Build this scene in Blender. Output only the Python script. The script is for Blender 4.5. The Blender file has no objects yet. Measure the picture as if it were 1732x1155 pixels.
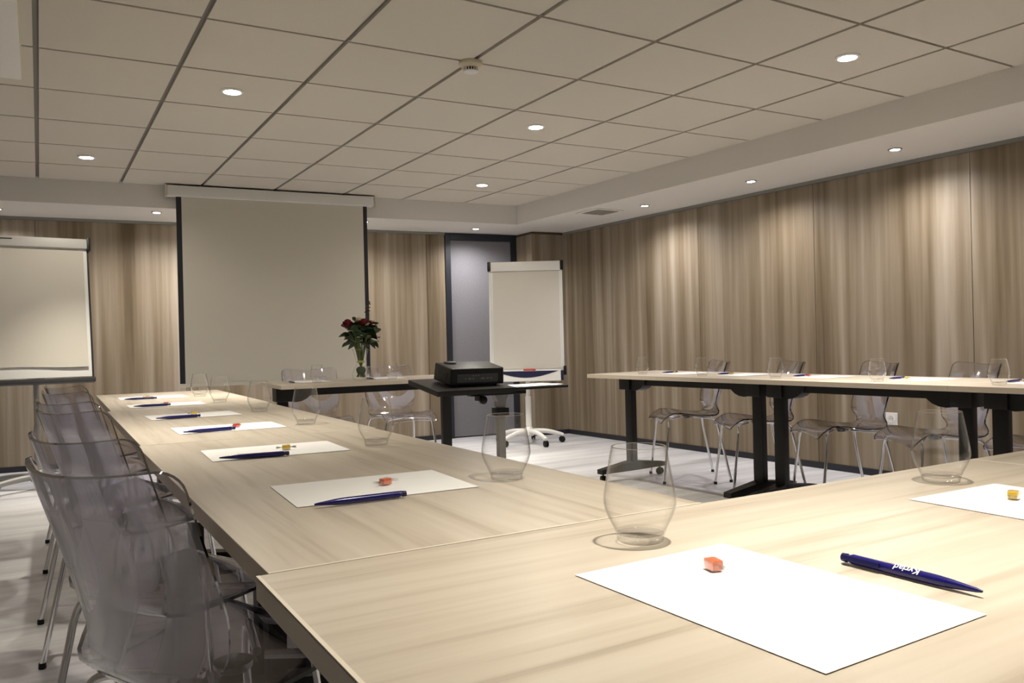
import bpy, bmesh, math, random
from mathutils import Vector, Matrix
random.seed(7)
C = bpy.context.scene.collection
PI = math.pi
R = math.radians

# ------------------------------------------------------------------ camera
FPX, YAW, PITCH, ROLL, CAMZ = 1366.0, 0.5295, -0.0009, -0.0234, 0.98
fw = Vector((math.sin(YAW)*math.cos(PITCH), math.cos(YAW)*math.cos(PITCH), math.sin(PITCH)))
rt0 = Vector((math.cos(YAW), -math.sin(YAW), 0))
up0 = rt0.cross(fw)
rt = math.cos(ROLL)*rt0 + math.sin(ROLL)*up0
up = -math.sin(ROLL)*rt0 + math.cos(ROLL)*up0
CAM = Vector((0, 0, CAMZ))
cam = bpy.data.cameras.new('camera')
cam.sensor_width = 36.0
cam.lens = 36.0*FPX/1732.0
cam.clip_start = 0.02
co = bpy.data.objects.new('camera', cam)
C.objects.link(co)
M = Matrix((rt, up, -fw)).transposed().to_4x4()
M.translation = CAM
co.matrix_world = M
bpy.context.scene.camera = co

# ------------------------------------------------------------------ world, exposure
w = bpy.data.worlds.new('world')
bpy.context.scene.world = w
w.use_nodes = True
w.node_tree.nodes['Background'].inputs[0].default_value = (0.02, 0.02, 0.02, 1)
vs = bpy.context.scene.view_settings
vs.view_transform = 'Standard'
vs.look = 'None'
vs.gamma = 1
vs.use_curve_mapping = False
vs.exposure = 0.33
CEIL_W, SPOT_W, FRONT_W = 182.0, 62.0, 148.0          # lamp powers
WARM, COOL = (1.0, 0.92, 0.78), (1.0, 0.96, 0.95)

# ------------------------------------------------------------------ pixel helpers (a pixel gives a direction only)
def ray(px, py):
    return ((px-866)/FPX)*rt + ((577.5-py)/FPX)*up + fw
def at_z(px, py, z):
    d = ray(px, py)
    return CAM + d*((z-CAMZ)/d.z)
def at_depth(px, py, dep):
    return CAM + ray(px, py)*dep

# ------------------------------------------------------------------ materials
def new_mat(name):
    m = bpy.data.materials.new(name)
    m.use_nodes = True
    return m, m.node_tree.nodes, m.node_tree.links, m.node_tree.nodes['Principled BSDF']
def plain(name, col, rough=0.5, metal=0.0, spec=0.5, noise=0.0, scale=40, bump=0.0):
    m, n, l, b = new_mat(name)
    b.inputs['Roughness'].default_value = rough
    b.inputs['Metallic'].default_value = metal
    b.inputs['Specular IOR Level'].default_value = spec
    tc = n.new('ShaderNodeTexCoord'); nz = n.new('ShaderNodeTexNoise')
    nz.inputs['Scale'].default_value = scale; nz.inputs['Detail'].default_value = 4
    l.new(tc.outputs['Object'], nz.inputs['Vector'])
    mx = n.new('ShaderNodeMix'); mx.data_type = 'RGBA'
    mx.inputs[6].default_value = tuple(c*(1-noise) for c in col)+(1,)
    mx.inputs[7].default_value = tuple(min(1, c*(1+noise)) for c in col)+(1,)
    l.new(nz.outputs['Fac'], mx.inputs[0]); l.new(mx.outputs[2], b.inputs['Base Color'])
    if bump:
        bp = n.new('ShaderNodeBump'); bp.inputs['Strength'].default_value = bump; bp.inputs['Distance'].default_value = 0.002
        l.new(nz.outputs['Fac'], bp.inputs['Height']); l.new(bp.outputs[0], b.inputs['Normal'])
    return m
def ramp(n, stops):
    r = n.new('ShaderNodeValToRGB')
    e = r.color_ramp.elements
    e[0].position, e[0].color = stops[0][0], stops[0][1]+(1,)
    e[1].position, e[1].color = stops[-1][0], stops[-1][1]+(1,)
    for p, c in stops[1:-1]:
        x = e.new(p); x.color = c+(1,)
    return r
def wood(name, axis, stops, rough, big=1.3, fine=9.0, stretch=22.0, spec=0.5, distort=0.6, world=False):
    """streaky wood laminate; grain along the axis of the object's own coordinates"""
    m, n, l, b = new_mat(name)
    tc = n.new('ShaderNodeTexCoord'); mp = n.new('ShaderNodeMapping')
    sc = [1.0, 1.0, 1.0]; sc[axis] = 1.0/stretch
    mp.inputs['Scale'].default_value = sc
    if world:
        g = n.new('ShaderNodeNewGeometry'); l.new(g.outputs['Position'], mp.inputs['Vector'])
    else:
        oi = n.new('ShaderNodeObjectInfo'); ad = n.new('ShaderNodeVectorMath'); ad.operation = 'ADD'
        ml = n.new('ShaderNodeVectorMath'); ml.operation = 'SCALE'; ml.inputs['Scale'].default_value = 7.3
        l.new(oi.outputs['Location'], ml.inputs[0])
        l.new(tc.outputs['Object'], ad.inputs[0]); l.new(ml.outputs[0], ad.inputs[1]); l.new(ad.outputs[0], mp.inputs['Vector'])
    a = n.new('ShaderNodeTexNoise'); a.inputs['Scale'].default_value = big*4; a.inputs['Detail'].default_value = 3
    a.inputs['Distortion'].default_value = distort
    f = n.new('ShaderNodeTexNoise'); f.inputs['Scale'].default_value = fine*6; f.inputs['Detail'].default_value = 6
    f.inputs['Roughness'].default_value = 0.6
    l.new(mp.outputs[0], a.inputs['Vector']); l.new(mp.outputs[0], f.inputs['Vector'])
    mx = n.new('ShaderNodeMix'); mx.data_type = 'FLOAT'; mx.inputs[0].default_value = 0.38
    l.new(a.outputs['Fac'], mx.inputs[2]); l.new(f.outputs['Fac'], mx.inputs[3])
    r = ramp(n, stops)
    l.new(mx.outputs[0], r.inputs[0]); l.new(r.outputs[0], b.inputs['Base Color'])
    b.inputs['Roughness'].default_value = rough
    b.inputs['Specular IOR Level'].default_value = spec
    bp = n.new('ShaderNodeBump'); bp.inputs['Strength'].default_value = 0.06; bp.inputs['Distance'].default_value = 0.001
    l.new(f.outputs['Fac'], bp.inputs['Height']); l.new(bp.outputs[0], b.inputs['Normal'])
    return m
def clear(name, tint, edge, gloss=0.04, rough=0.02, power=4.0):
    """thin clear sheet: straight-through light with a Fresnel-like sheen"""
    m = bpy.data.materials.new(name); m.use_nodes = True
    n, l = m.node_tree.nodes, m.node_tree.links
    n.remove(n['Principled BSDF']); out = n['Material Output']
    lw = n.new('ShaderNodeLayerWeight'); lw.inputs['Blend'].default_value = 0.5
    pw = n.new('ShaderNodeMath'); pw.operation = 'POWER'; pw.inputs[1].default_value = power
    l.new(lw.outputs['Facing'], pw.inputs[0])
    cm = n.new('ShaderNodeMix'); cm.data_type = 'RGBA'
    cm.inputs[6].default_value = tint+(1,); cm.inputs[7].default_value = edge+(1,)
    l.new(pw.outputs[0], cm.inputs[0])
    tr = n.new('ShaderNodeBsdfTransparent'); l.new(cm.outputs[2], tr.inputs[0])
    gl = n.new('ShaderNodeBsdfGlossy'); gl.inputs['Roughness'].default_value = rough
    gl.inputs['Color'].default_value = (1, 1, 1, 1)
    fa = n.new('ShaderNodeMath'); fa.operation = 'MULTIPLY_ADD'; fa.inputs[1].default_value = 0.55; fa.inputs[2].default_value = gloss
    l.new(pw.outputs[0], fa.inputs[0])
    mx = n.new('ShaderNodeMixShader')
    l.new(fa.outputs[0], mx.inputs[0]); l.new(tr.outputs[0], mx.inputs[1]); l.new(gl.outputs[0], mx.inputs[2])
    l.new(mx.outputs[0], out.inputs['Surface'])
    return m, n, l, mx, out
def emit(name, col, s):
    m, n, l, b = new_mat(name)
    b.inputs['Base Color'].default_value = (0.9, 0.9, 0.9, 1)
    b.inputs['Emission Color'].default_value = col+(1,)
    b.inputs['Emission Strength'].default_value = s
    return m

MAT = {}
MAT['wall_wood'] = wood('wall_wood', 2, [(0.34, (0.115, 0.082, 0.047)), (0.45, (0.195, 0.150, 0.096)), (0.56, (0.275, 0.223, 0.160)), (0.68, (0.40, 0.34, 0.268))], 0.45, big=1.5, fine=3.2, stretch=34, spec=0.35, distort=0.3, world=True)
TS = [(0.36, (0.41, 0.35, 0.28)), (0.46, (0.51, 0.45, 0.37)), (0.56, (0.55, 0.49, 0.41)), (0.66, (0.585, 0.53, 0.45))]
MAT['table_wood'] = wood('table_wood', 0, TS, 0.33, big=6.5, fine=7, stretch=20, spec=0.45, distort=0.9)
MAT['table_edge'] = plain('table_edge', (0.55, 0.475, 0.385), 0.45, noise=0.05)
MAT['edge_band'] = plain('pale_edge_band', (0.72, 0.655, 0.55), 0.4, noise=0.03)
MAT['floor'] = wood('floor_vinyl', 0, [(0.34, (0.36, 0.355, 0.36)), (0.46, (0.52, 0.52, 0.535)), (0.52, (0.57, 0.57, 0.585)), (0.66, (0.70, 0.70, 0.72))], 0.38, big=1.2, fine=5, stretch=12, world=True)
MAT['tile'] = plain('ceiling_tile', (0.62, 0.58, 0.515), 0.9, spec=0.1, noise=0.05, scale=160, bump=0.15)
MAT['grid'] = plain('grid_grey', (0.20, 0.185, 0.165), 0.6, noise=0.03)
MAT['plaster'] = plain('white_plaster', (0.70, 0.675, 0.64), 0.85, spec=0.2, noise=0.02)
MAT['white_wall'] = plain('pale_wall', (0.50, 0.47, 0.43), 0.85, noise=0.02)
MAT['backing'] = plain('wall_backing', (0.10, 0.075, 0.05), 0.8, noise=0.05)
MAT['skirting'] = plain('black_skirting', (0.012, 0.012, 0.018), 0.5, noise=0.05)
MAT['black_frame'] = plain('black_frame', (0.012, 0.014, 0.022), 0.45, noise=0.05)
MAT['grey_gap'] = plain('grey_gap', (0.22, 0.22, 0.20), 0.6, noise=0.03)
MAT['fabric_panel'] = plain('grey_woven_panel', (0.215, 0.21, 0.228), 0.8, spec=0.2, noise=0.22, scale=90, bump=0.3)
MAT['black_metal'] = plain('black_metal', (0.009, 0.008, 0.0075), 0.42, spec=0.3, noise=0.08)
MAT['black_plastic'] = plain('black_plastic', (0.007, 0.007, 0.007), 0.4, spec=0.28, noise=0.08)
MAT['dark_grey'] = plain('dark_grey_plastic', (0.03, 0.03, 0.034), 0.4, noise=0.08)
MAT['grey_print'] = plain('grey_print', (0.16, 0.16, 0.16), 0.6, noise=0.02)
MAT['chrome'] = plain('chrome', (0.75, 0.75, 0.77), 0.12, metal=1.0, noise=0.02)
MAT['alu'] = plain('brushed_alu', (0.50, 0.49, 0.47), 0.45, noise=0.03)
MAT['grey_metal'] = plain('grey_metal', (0.27, 0.265, 0.25), 0.4, metal=0.3, noise=0.04)
MAT['white_metal'] = plain('white_metal', (0.72, 0.71, 0.68), 0.4, noise=0.02)
MAT['white_plastic'] = plain('white_plastic', (0.75, 0.74, 0.72), 0.4, noise=0.02)
MAT['cream_plastic'] = plain('cream_plastic', (0.62, 0.56, 0.42), 0.45, noise=0.03)
MAT['screen'] = plain('screen_cloth', (0.63, 0.60, 0.525), 0.9, spec=0.1, noise=0.02, scale=200)
MAT['paper'] = plain('white_paper', (0.86, 0.86, 0.86), 0.75, spec=0.2, noise=0.01)
MAT['flip_paper'] = plain('flip_paper', (0.60, 0.57, 0.51), 0.8, spec=0.15, noise=0.02, scale=4)
MAT['board'] = plain('whiteboard', (0.78, 0.78, 0.77), 0.3, noise=0.01)
MAT['navy'] = plain('navy_plastic', (0.008, 0.010, 0.045), 0.4, noise=0.05)
MAT['pen_blue'] = plain('pen_blue', (0.010, 0.009, 0.13), 0.22, noise=0.06)
MAT['pen_dark'] = plain('pen_dark', (0.012, 0.012, 0.09), 0.3, noise=0.06)
MAT['white_ink'] = plain('white_ink', (0.85, 0.85, 0.85), 0.5, noise=0.01)
MAT['red_rose'] = plain('red_rose', (0.14, 0.006, 0.012), 0.6, noise=0.3, scale=60)
MAT['cream_rose'] = plain('cream_rose', (0.65, 0.56, 0.38), 0.6, noise=0.12, scale=60)
MAT['leaf'] = plain('dark_leaf', (0.03, 0.06, 0.026), 0.5, noise=0.35, scale=50)
MAT['stem'] = plain('green_stem', (0.10, 0.14, 0.035), 0.5, noise=0.3, scale=30)
MAT['filler'] = plain('filler_flower', (0.55, 0.50, 0.33), 0.7, noise=0.2, scale=80)
MAT['twine'] = plain('raffia_tie', (0.42, 0.44, 0.14), 0.7, noise=0.2, scale=90)
MAT['sprig'] = plain('sprig', (0.06, 0.03, 0.03), 0.6, noise=0.2)
MAT['lamp_on'] = emit('lamp_lens', (1.0, 0.95, 0.86), 45.0)
MAT['spot_on'] = emit('spot_lens', (1.0, 0.98, 0.96), 45.0)
MAT['glass'] = clear('tumbler_glass', (0.996, 0.996, 0.996), (0.66, 0.66, 0.66), gloss=0.022, power=4.2)[0]
MAT['wrapper'] = clear('clear_wrapper', (0.97, 0.97, 0.97), (0.9, 0.9, 0.9), gloss=0.10, rough=0.15, power=2.0)[0]
for nm, cc in (('orange', (0.85, 0.17, 0.05)), ('yellow', (0.88, 0.60, 0.04)), ('red', (0.75, 0.06, 0.04))):
    MAT['candy_'+nm] = plain('candy_'+nm, cc, 0.25, noise=0.12, scale=120)
MAT['glass_foot'] = clear('glass_foot', (0.99, 0.99, 0.99), (0.72, 0.72, 0.72), gloss=0.06, power=3.0)[0]
# smoke tinted polycarbonate with frosted scrolls on the back
def smoke_shell():
    m, n, l, mx, out = clear('smoke_polycarbonate', (0.945, 0.937, 0.968), (0.48, 0.465, 0.54), gloss=0.085, rough=0.03, power=2.5)
    tc = n.new('ShaderNodeTexCoord'); mp = n.new('ShaderNodeMapping')
    mp.inputs['Location'].default_value = (0.09, 0.0, -0.50); mp.inputs['Scale'].default_value = (1.0, 0.0, 0.72)
    l.new(tc.outputs['Object'], mp.inputs['Vector'])
    wv = n.new('ShaderNodeTexWave'); wv.wave_type = 'RINGS'; wv.rings_direction = 'SPHERICAL'
    wv.inputs['Scale'].default_value = 2.6; wv.inputs['Distortion'].default_value = 3.2
    wv.inputs['Detail'].default_value = 0.0; wv.inputs['Detail Scale'].default_value = 1.6
    wv.inputs['Phase Offset'].default_value = 2.2
    l.new(mp.outputs[0], wv.inputs['Vector'])
    r = ramp(n, [(0.44, (0, 0, 0)), (0.50, (1, 1, 1))])
    l.new(wv.outputs['Fac'], r.inputs[0])
    sp = n.new('ShaderNodeSeparateXYZ'); l.new(tc.outputs['Object'], sp.inputs[0])
    zr = n.new('ShaderNodeMapRange'); zr.inputs['From Min'].default_value = 0.47; zr.inputs['From Max'].default_value = 0.50
    l.new(sp.outputs['Z'], zr.inputs['Value'])
    zt = n.new('ShaderNodeMapRange'); zt.inputs['From Min'].default_value = 0.765; zt.inputs['From Max'].default_value = 0.735
    l.new(sp.outputs['Z'], zt.inputs['Value'])
    k1 = n.new('ShaderNodeMath'); k1.operation = 'MULTIPLY'; l.new(r.outputs[0], k1.inputs[0]); l.new(zr.outputs[0], k1.inputs[1])
    k2 = n.new('ShaderNodeMath'); k2.operation = 'MULTIPLY'; l.new(k1.outputs[0], k2.inputs[0]); l.new(zt.outputs[0], k2.inputs[1])
    k3 = n.new('ShaderNodeMath'); k3.operation = 'MULTIPLY'; k3.inputs[1].default_value = 0.36; l.new(k2.outputs[0], k3.inputs[0])
    df = n.new('ShaderNodeBsdfDiffuse'); df.inputs['Color'].default_value = (0.66, 0.655, 0.72, 1)
    tl = n.new('ShaderNodeBsdfTranslucent'); tl.inputs['Color'].default_value = (0.66, 0.655, 0.72, 1)
    fm = n.new('ShaderNodeMixShader'); l.new(df.outputs[0], fm.inputs[1]); l.new(tl.outputs[0], fm.inputs[2])
    m2 = n.new('ShaderNodeMixShader'); l.new(k3.outputs[0], m2.inputs[0]); l.new(mx.outputs[0], m2.inputs[1]); l.new(fm.outputs[0], m2.inputs[2])
    l.new(m2.outputs[0], out.inputs['Surface'])
    return m
MAT['smoke'] = smoke_shell()
MAT['smoke_edge'] = clear('smoke_edge', (0.04, 0.038, 0.048), (0.02, 0.02, 0.026), gloss=0.10, rough=0.05, power=2.0)[0]

# ------------------------------------------------------------------ mesh helpers
def box(bm, x0, x1, y0, y1, z0, z1, bev=0.0, mi=0, mat=None):
    vs_ = [bm.verts.new((x, y, z)) for z in (z0, z1) for y in (y0, y1) for x in (x0, x1)]
    fs = [bm.faces.new([vs_[i] for i in q]) for q in ((0, 2, 3, 1), (4, 5, 7, 6), (0, 1, 5, 4), (2, 6, 7, 3), (0, 4, 6, 2), (1, 3, 7, 5))]
    for f in fs: f.material_index = mi
    if bev:
        ed = list({e for f in fs for e in f.edges})
        r = bmesh.ops.bevel(bm, geom=ed, offset=bev, segments=2, affect='EDGES', profile=0.7)
        for f in r['faces']: f.material_index = mi
        vs_ = list({v for f in r['faces'] for v in f.verts} | {v for v in vs_ if v.is_valid})
    if mat is not None:
        bmesh.ops.transform(bm, matrix=mat, verts=[v for v in vs_ if v.is_valid])
    return vs_
def prism(bm, pts, z0, z1, mi=0):
    a = [bm.verts.new((p[0], p[1], z0)) for p in pts]; b_ = [bm.verts.new((p[0], p[1], z1)) for p in pts]
    n_ = len(pts)
    fs = [bm.faces.new(a[::-1]), bm.faces.new(b_)]
    for i in range(n_): fs.append(bm.faces.new((a[i], a[(i+1) % n_], b_[(i+1) % n_], b_[i])))
    for f in fs: f.material_index = mi
    return a+b_
def lathe(bm, prof, n_=32, mat=None, cap0=True, cap1=True, mi=0):
    rings = []
    for r_, z in prof:
        rings.append([bm.verts.new((r_*math.cos(2*PI*i/n_), r_*math.sin(2*PI*i/n_), z)) for i in range(n_)])
    for a, b_ in zip(rings, rings[1:]):
        for i in range(n_):
            f = bm.faces.new((a[i], a[(i+1) % n_], b_[(i+1) % n_], b_[i])); f.material_index = mi
    if cap0: bm.faces.new(rings[0][::-1]).material_index = mi
    if cap1: bm.faces.new(rings[-1]).material_index = mi
    vs_ = [v for r_ in rings for v in r_]
    if mat is not None: bmesh.ops.transform(bm, matrix=mat, verts=vs_)
    return vs_
def smooth_path(pts, k=6):
    P = [Vector(p) for p in pts]
    if len(P) < 3: return P
    out = []
    for i in range(len(P)-1):
        p0, p1, p2, p3 = P[max(i-1, 0)], P[i], P[i+1], P[min(i+2, len(P)-1)]
        for j in range(k):
            t = j/k
            out.append(0.5*((2*p1)+(p2-p0)*t+(2*p0-5*p1+4*p2-p3)*t*t+(3*p1-p0-3*p2+p3)*t**3))
    out.append(P[-1])
    return out
def tube(bm, pts, r_, n_=8, k=5, mi=0, r_end=None):
    P = smooth_path(pts, k)
    prev = None; rings = []
    for i, p in enumerate(P):
        t = (P[min(i+1, len(P)-1)]-P[max(i-1, 0)]).normalized()
        if prev is None:
            a = Vector((0, 0, 1)) if abs(t.z) < 0.9 else Vector((1, 0, 0))
            nx = t.cross(a).normalized()
        else:
            nx = (prev-t*prev.dot(t)).normalized()
        ny = t.cross(nx); prev = nx
        rr = r_ if r_end is None else r_+(r_end-r_)*i/(len(P)-1)
        rings.append([bm.verts.new(p+rr*(math.cos(2*PI*j/n_)*nx+math.sin(2*PI*j/n_)*ny)) for j in range(n_)])
    for a, b_ in zip(rings, rings[1:]):
        for j in range(n_):
            bm.faces.new((a[j], a[(j+1) % n_], b_[(j+1) % n_], b_[j])).material_index = mi
    bm.faces.new(rings[0][::-1]).material_index = mi
    bm.faces.new(rings[-1]).material_index = mi
def B(): return bmesh.new()
def obj(name, bm, mats, parent=None, smooth=None):
    bmesh.ops.recalc_face_normals(bm, faces=bm.faces)
    me = bpy.data.meshes.new(name); bm.to_mesh(me); bm.free()
    for m_ in (mats if isinstance(mats, (list, tuple)) else [mats]): me.materials.append(MAT[m_] if isinstance(m_, str) else m_)
    if smooth is not None:
        me.polygons.foreach_set('use_smooth', [True]*len(me.polygons))
        me.set_sharp_from_angle(angle=R(smooth))
    o = bpy.data.objects.new(name, me); C.objects.link(o)
    if parent is not None: o.parent = parent
    return o
def tag(o, label, cat, group=None):
    o['label'] = label; o['category'] = cat
    if group: o['group'] = group
    return o
def thing(name, label, cat, loc=(0, 0, 0), rz=0.0, group=None):
    o = bpy.data.objects.new(name, None); C.objects.link(o)
    o.empty_display_size = 0.05
    o.location = loc; o.rotation_euler = (0, 0, rz)
    return tag(o, label, cat, group)
def struct(name, bm, mats, parent=None, smooth=None):
    o = obj(name, bm, mats, parent, smooth)
    if parent is None: o['kind'] = 'structure'
    return o
def dup(root, loc, rz, label, group=None):
    r_ = root.copy(); C.objects.link(r_); r_.location = loc; r_.rotation_euler = (0, 0, rz)
    r_['label'] = label
    if group: r_['group'] = group
    for ch in list(root.children):
        c = ch.copy(); C.objects.link(c); c.parent = r_
        for g in ch.children:
            d = g.copy(); C.objects.link(d); d.parent = c
    return r_

# ------------------------------------------------------------------ room shell
H, SOF = 2.275, 2.095
XL, YB = -1.95, -1.9
def wr(y): return 4.75+(7.0-y)*0.045          # right wall
def wf(x): return 7.745-0.092*x               # far wall
def br(y): return 4.276-0.0436*y              # right bulkhead
def bf(x): return 6.97-0.077*x                # far bulkhead
bm = B(); box(bm, XL-0.1, 5.4, YB-0.1, 8.2, -0.1, 0.0)
struct('floor', bm, 'floor')
bm = B(); box(bm, XL-0.12, XL, YB-0.12, 8.1, 0, 2.6); struct('wall_left', bm, 'white_wall')
bm = B(); box(bm, XL, 5.3, YB-0.12, YB, 0, 2.6); struct('wall_back', bm, 'white_wall')

def wall_frame(p, q):
    d = Vector((q[0]-p[0], q[1]-p[1], 0)); ln = d.length; d.normalize()
    m_ = Matrix.Identity(4)
    nrm = Vector((-d.y, d.x, 0))              # x along, y away from the room when nrm points outwards
    m_.col[0][:3] = d; m_.col[1][:3] = nrm; m_.col[2][:3] = (0, 0, 1)
    m_.translation = (p[0], p[1], 0)
    return m_, ln
def panel_wall(name, p, q, seams, z0=0.045, z1=2.07):
    """backing wall with separate proud panels; outward is local +y"""
    m_, ln = wall_frame(p, q)
    bm = B(); box(bm, 0, ln, 0.012, 0.14, 0, 2.6)
    wl = struct(name, bm, 'backing'); wl.matrix_world = m_
    s = [0.0]+[v for v in seams if 0.02 < v < ln-0.02]+[ln]
    for a, b_ in zip(s, s[1:]):
        bm = B(); box(bm, a+0.0018, b_-0.0018, 0.0, 0.011, z0, z1, bev=0.0012)
        obj('panel', bm, 'wall_wood', wl)
    return wl, m_, ln
# far wall runs left to right, door opening at its right end
DX0, DX1 = 3.575, 4.385
pF, qF = (XL, wf(XL)), (DX0, wf(DX0))
kf = math.hypot(1, 0.092)
wallF, mF, lnF = panel_wall('wall_far', pF, qF, [(x-XL)*kf for x in (-1.14, -0.01, 1.12, 2.25, 3.38)])
# corner pilaster that the door closes against, as a second far wall piece
bm = B(); prism(bm, [(4.385, 7.6), (4.385, 7.04), (wr(6.9)+0.01, 7.0), (wr(6.9)+0.01, 7.6)], 0.0, 2.6)
wcn = struct('wall_corner', bm, 'backing')
for (a, b_) in (((4.373, 7.35), (4.373, 7.028)), ((4.373, 7.028), (wr(6.985), 6.985))):
    m_, ln = wall_frame(a, b_); bm = B(); box(bm, 0, ln, 0.0, 0.011, 0.045, 2.07, bev=0.001, mat=m_)
    obj('panel', bm, 'wall_wood', wcn)
# right wall runs from the far corner towards the back; outward is to its left-hand side
pR, qR = (wr(7.0), 7.0), (wr(YB), YB)
kr = math.hypot(1, 0.045)
wallR, mR, lnR = panel_wall('wall_right', pR, qR, [(7.0-y)*kr for y in (6.24, 5.10, 3.96, 2.84, 1.71, 0.58, -0.55, -1.68)])
# skirting boards and the shadow strips under the soffit
def strip(name, m_, ln, y0, y1, z0, z1, mt):
    bm = B(); box(bm, 0, ln, y0, y1, z0, z1); o = struct(name, bm, mt); o.matrix_world = m_; return o
strip('baseboard_right', mR, lnR, -0.008, 0.010, 0.0, 0.045, 'skirting')
strip('baseboard_far', mF, lnF, -0.008, 0.010, 0.0, 0.045, 'skirting')
bm = B()
m_, ln = wall_frame((4.373, 7.028), (wr(6.985), 6.985)); box(bm, 0, ln, -0.008, 0.010, 0, 0.045, mat=m_)
struct('baseboard_corner', bm, 'skirting')
strip('trim_1', mR, lnR, -0.014, 0.011, 2.071, SOF, 'grey_gap')
strip('trim_2', mF, lnF, -0.010, 0.011, 2.071, SOF, 'grey_gap')
# dark-framed door beside the corner
mD, lnD = wall_frame((DX0, wf(DX0)), (4.372, wf(4.372)))
bm = B(); box(bm, 0.06, lnD-0.06, 0.012, 0.05, 0.012, 2.02); door = struct('door_1', bm, 'fabric_panel'); door.matrix_world = mD
bm = B(); box(bm, 0, 0.058, -0.012, 0.06, 0, SOF-0.002, bev=0.002); obj('door_frame', bm, 'black_frame', door)
bm = B(); box(bm, lnD-0.058, lnD, -0.012, 0.06, 0, SOF-0.002, bev=0.002); obj('door_frame', bm, 'black_frame', door)
bm = B(); box(bm, 0.0585, lnD-0.0585, -0.012, 0.06, 2.022, SOF-0.002, bev=0.002); obj('door_frame', bm, 'black_frame', door)
bm = B(); box(bm, 0, lnD, 0.061, 0.14, 0, 2.6); obj('door_backing', bm, 'backing', door)

# ceiling: recessed grid bars, one object for each tile
LN = [(-1.14, -1.12), (-0.565, -0.555), (0.013, 0.013), (0.590, 0.572), (1.165, 1.147), (1.762, 1.715), (2.362, 2.295), (2.994, 2.860), (3.606, 3.456)]
def lx(i, y):
    a, b_ = LN[i]; return a+(b_-a)*(y-2.4)/(6.3-2.4)
RW = [(2.165, 2.175), (2.70, 2.735), (3.345, 3.278), (3.975, 3.850), (4.585, 4.405), (5.18, 4.995), (5.795, 5.56), (6.405, 6.125)]
RW = [(2.165-0.575*k, 2.175-0.575*k) for k in range(7, 0, -1)]+RW
def ry(j, x):
    a, b_ = RW[j]; return a+(b_-a)*x/3.5
def gx(i, y): return XL if i < 0 else (br(y)+0.012 if i >= len(LN) else lx(i, y))
def gy(j, x): return YB if j < 0 else (bf(x)+0.012 if j >= len(RW) else ry(j, x))
def node(i, j):
    x, y = 1.0, 3.0
    for _ in range(12):
        x = gx(i, y); y = gy(j, x)
    return x, y
bm = B(); box(bm, XL, 5.3, YB, 8.1, 2.40, 2.5); ceil = struct('ceiling', bm, 'plaster')
G = 0.011
for i in range(-1, len(LN)):
    for j in range(-1, len(RW)):
        q = [node(i, j), node(i+1, j), node(i+1, j+1), node(i, j+1)]
        cx, cy = sum(p[0] for p in q)/4, sum(p[1] for p in q)/4
        if abs(q[1][0]-q[0][0]) < 0.05 or abs(q[3][1]-q[0][1]) < 0.05: continue
        sg = [(1, 1), (-1, 1), (-1, -1), (1, -1)]
        ins = [(p[0]+s[0]*G, p[1]+s[1]*G*0.75) for p, s in zip(q, sg)]
        bm = B(); vv = prism(bm, [(p[0]-cx, p[1]-cy) for p in ins], 0.0, 0.014)
        t_ = obj('tile', bm, 'tile', ceil); t_.location = (cx, cy, H)
for i in range(len(LN)):
    a, b_ = node(i, -1), node(i, len(RW)); g = 0.016
    bm = B(); prism(bm, [(a[0]-g, a[1]), (a[0]+g, a[1]), (b_[0]+g, b_[1]), (b_[0]-g, b_[1])], 0.0, 0.02)
    o = obj('grid_bar', bm, 'grid', ceil); o.location.z = H+0.0075+0.007
for j in range(len(RW)):
    a, b_ = node(-1, j), node(len(LN), j); g = 0.014
    bm = B(); prism(bm, [(a[0], a[1]-g), (b_[0], b_[1]-g), (b_[0], b_[1]+g), (a[0], a[1]+g)], 0.0, 0.02)
    o = obj('grid_bar', bm, 'grid', ceil); o.location.z = H+0.0082+0.007
cxr = 3.985; cyr = bf(cxr)
bm = B(); prism(bm, [(br(YB), YB), (wr(YB)+0.005, YB), (wr(7.75)+0.05, 7.75), (br(cyr), cyr)], SOF, 2.39); obj('soffit', bm, 'plaster', ceil)
bm = B(); prism(bm, [(XL, bf(XL)), (br(cyr), cyr), (wr(7.75)+0.05, 7.75), (XL, wf(XL)+0.05)], SOF, 2.39); obj('soffit', bm, 'plaster', ceil)

# white flat panel covering part of the tiled ceiling
t = thing('ceiling_panel', 'flat white panel mounted over the tiled ceiling above the chairs', 'panel', (-0.375, 3.86, H))
bm = B(); box(bm, -0.33, 0.33, -0.55, 0.55, -0.022, -0.001, bev=0.004); obj('plate', bm, 'white_plastic', t)
bm = B(); box(bm, -0.335, 0.335, -0.555, 0.555, -0.006, -0.0005); obj('rim', bm, 'cream_plastic', t)

# ------------------------------------------------------------------ lamps
def spot_light(parent, power, col, size, blend, rad, z):
    ld = bpy.data.lights.new('lamp_light', 'SPOT'); ld.energy = power; ld.color = col
    ld.spot_size = R(size); ld.spot_blend = blend; ld.shadow_soft_size = rad
    lo = bpy.data.objects.new('lamp_light', ld); C.objects.link(lo); lo.parent = parent; lo.location = (0, 0, z)
def ceiling_lamp(x, y, label, power):
    t_ = thing('downlight', label, 'downlight', (x, y, H), 0, 'round downlights in the tiled ceiling')
    bm = B(); lathe(bm, [(0.056, -0.0005), (0.056, -0.004), (0.050, -0.008), (0.043, -0.008), (0.041, -0.004)], 36, cap0=True, cap1=False)
    obj('trim_ring', bm, 'white_plastic', t_, 40)
    bm = B(); lathe(bm, [(0.0405, -0.004), (0.0405, -0.0075), (0.03, -0.0085)], 36); obj('lens', bm, 'lamp_on', t_)
    spot_light(t_, power, WARM, 73, 1.0, 0.035, -0.012)
    spot_light(t_, power*0.13, WARM, 160, 0.6, 0.035, -0.012)
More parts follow.
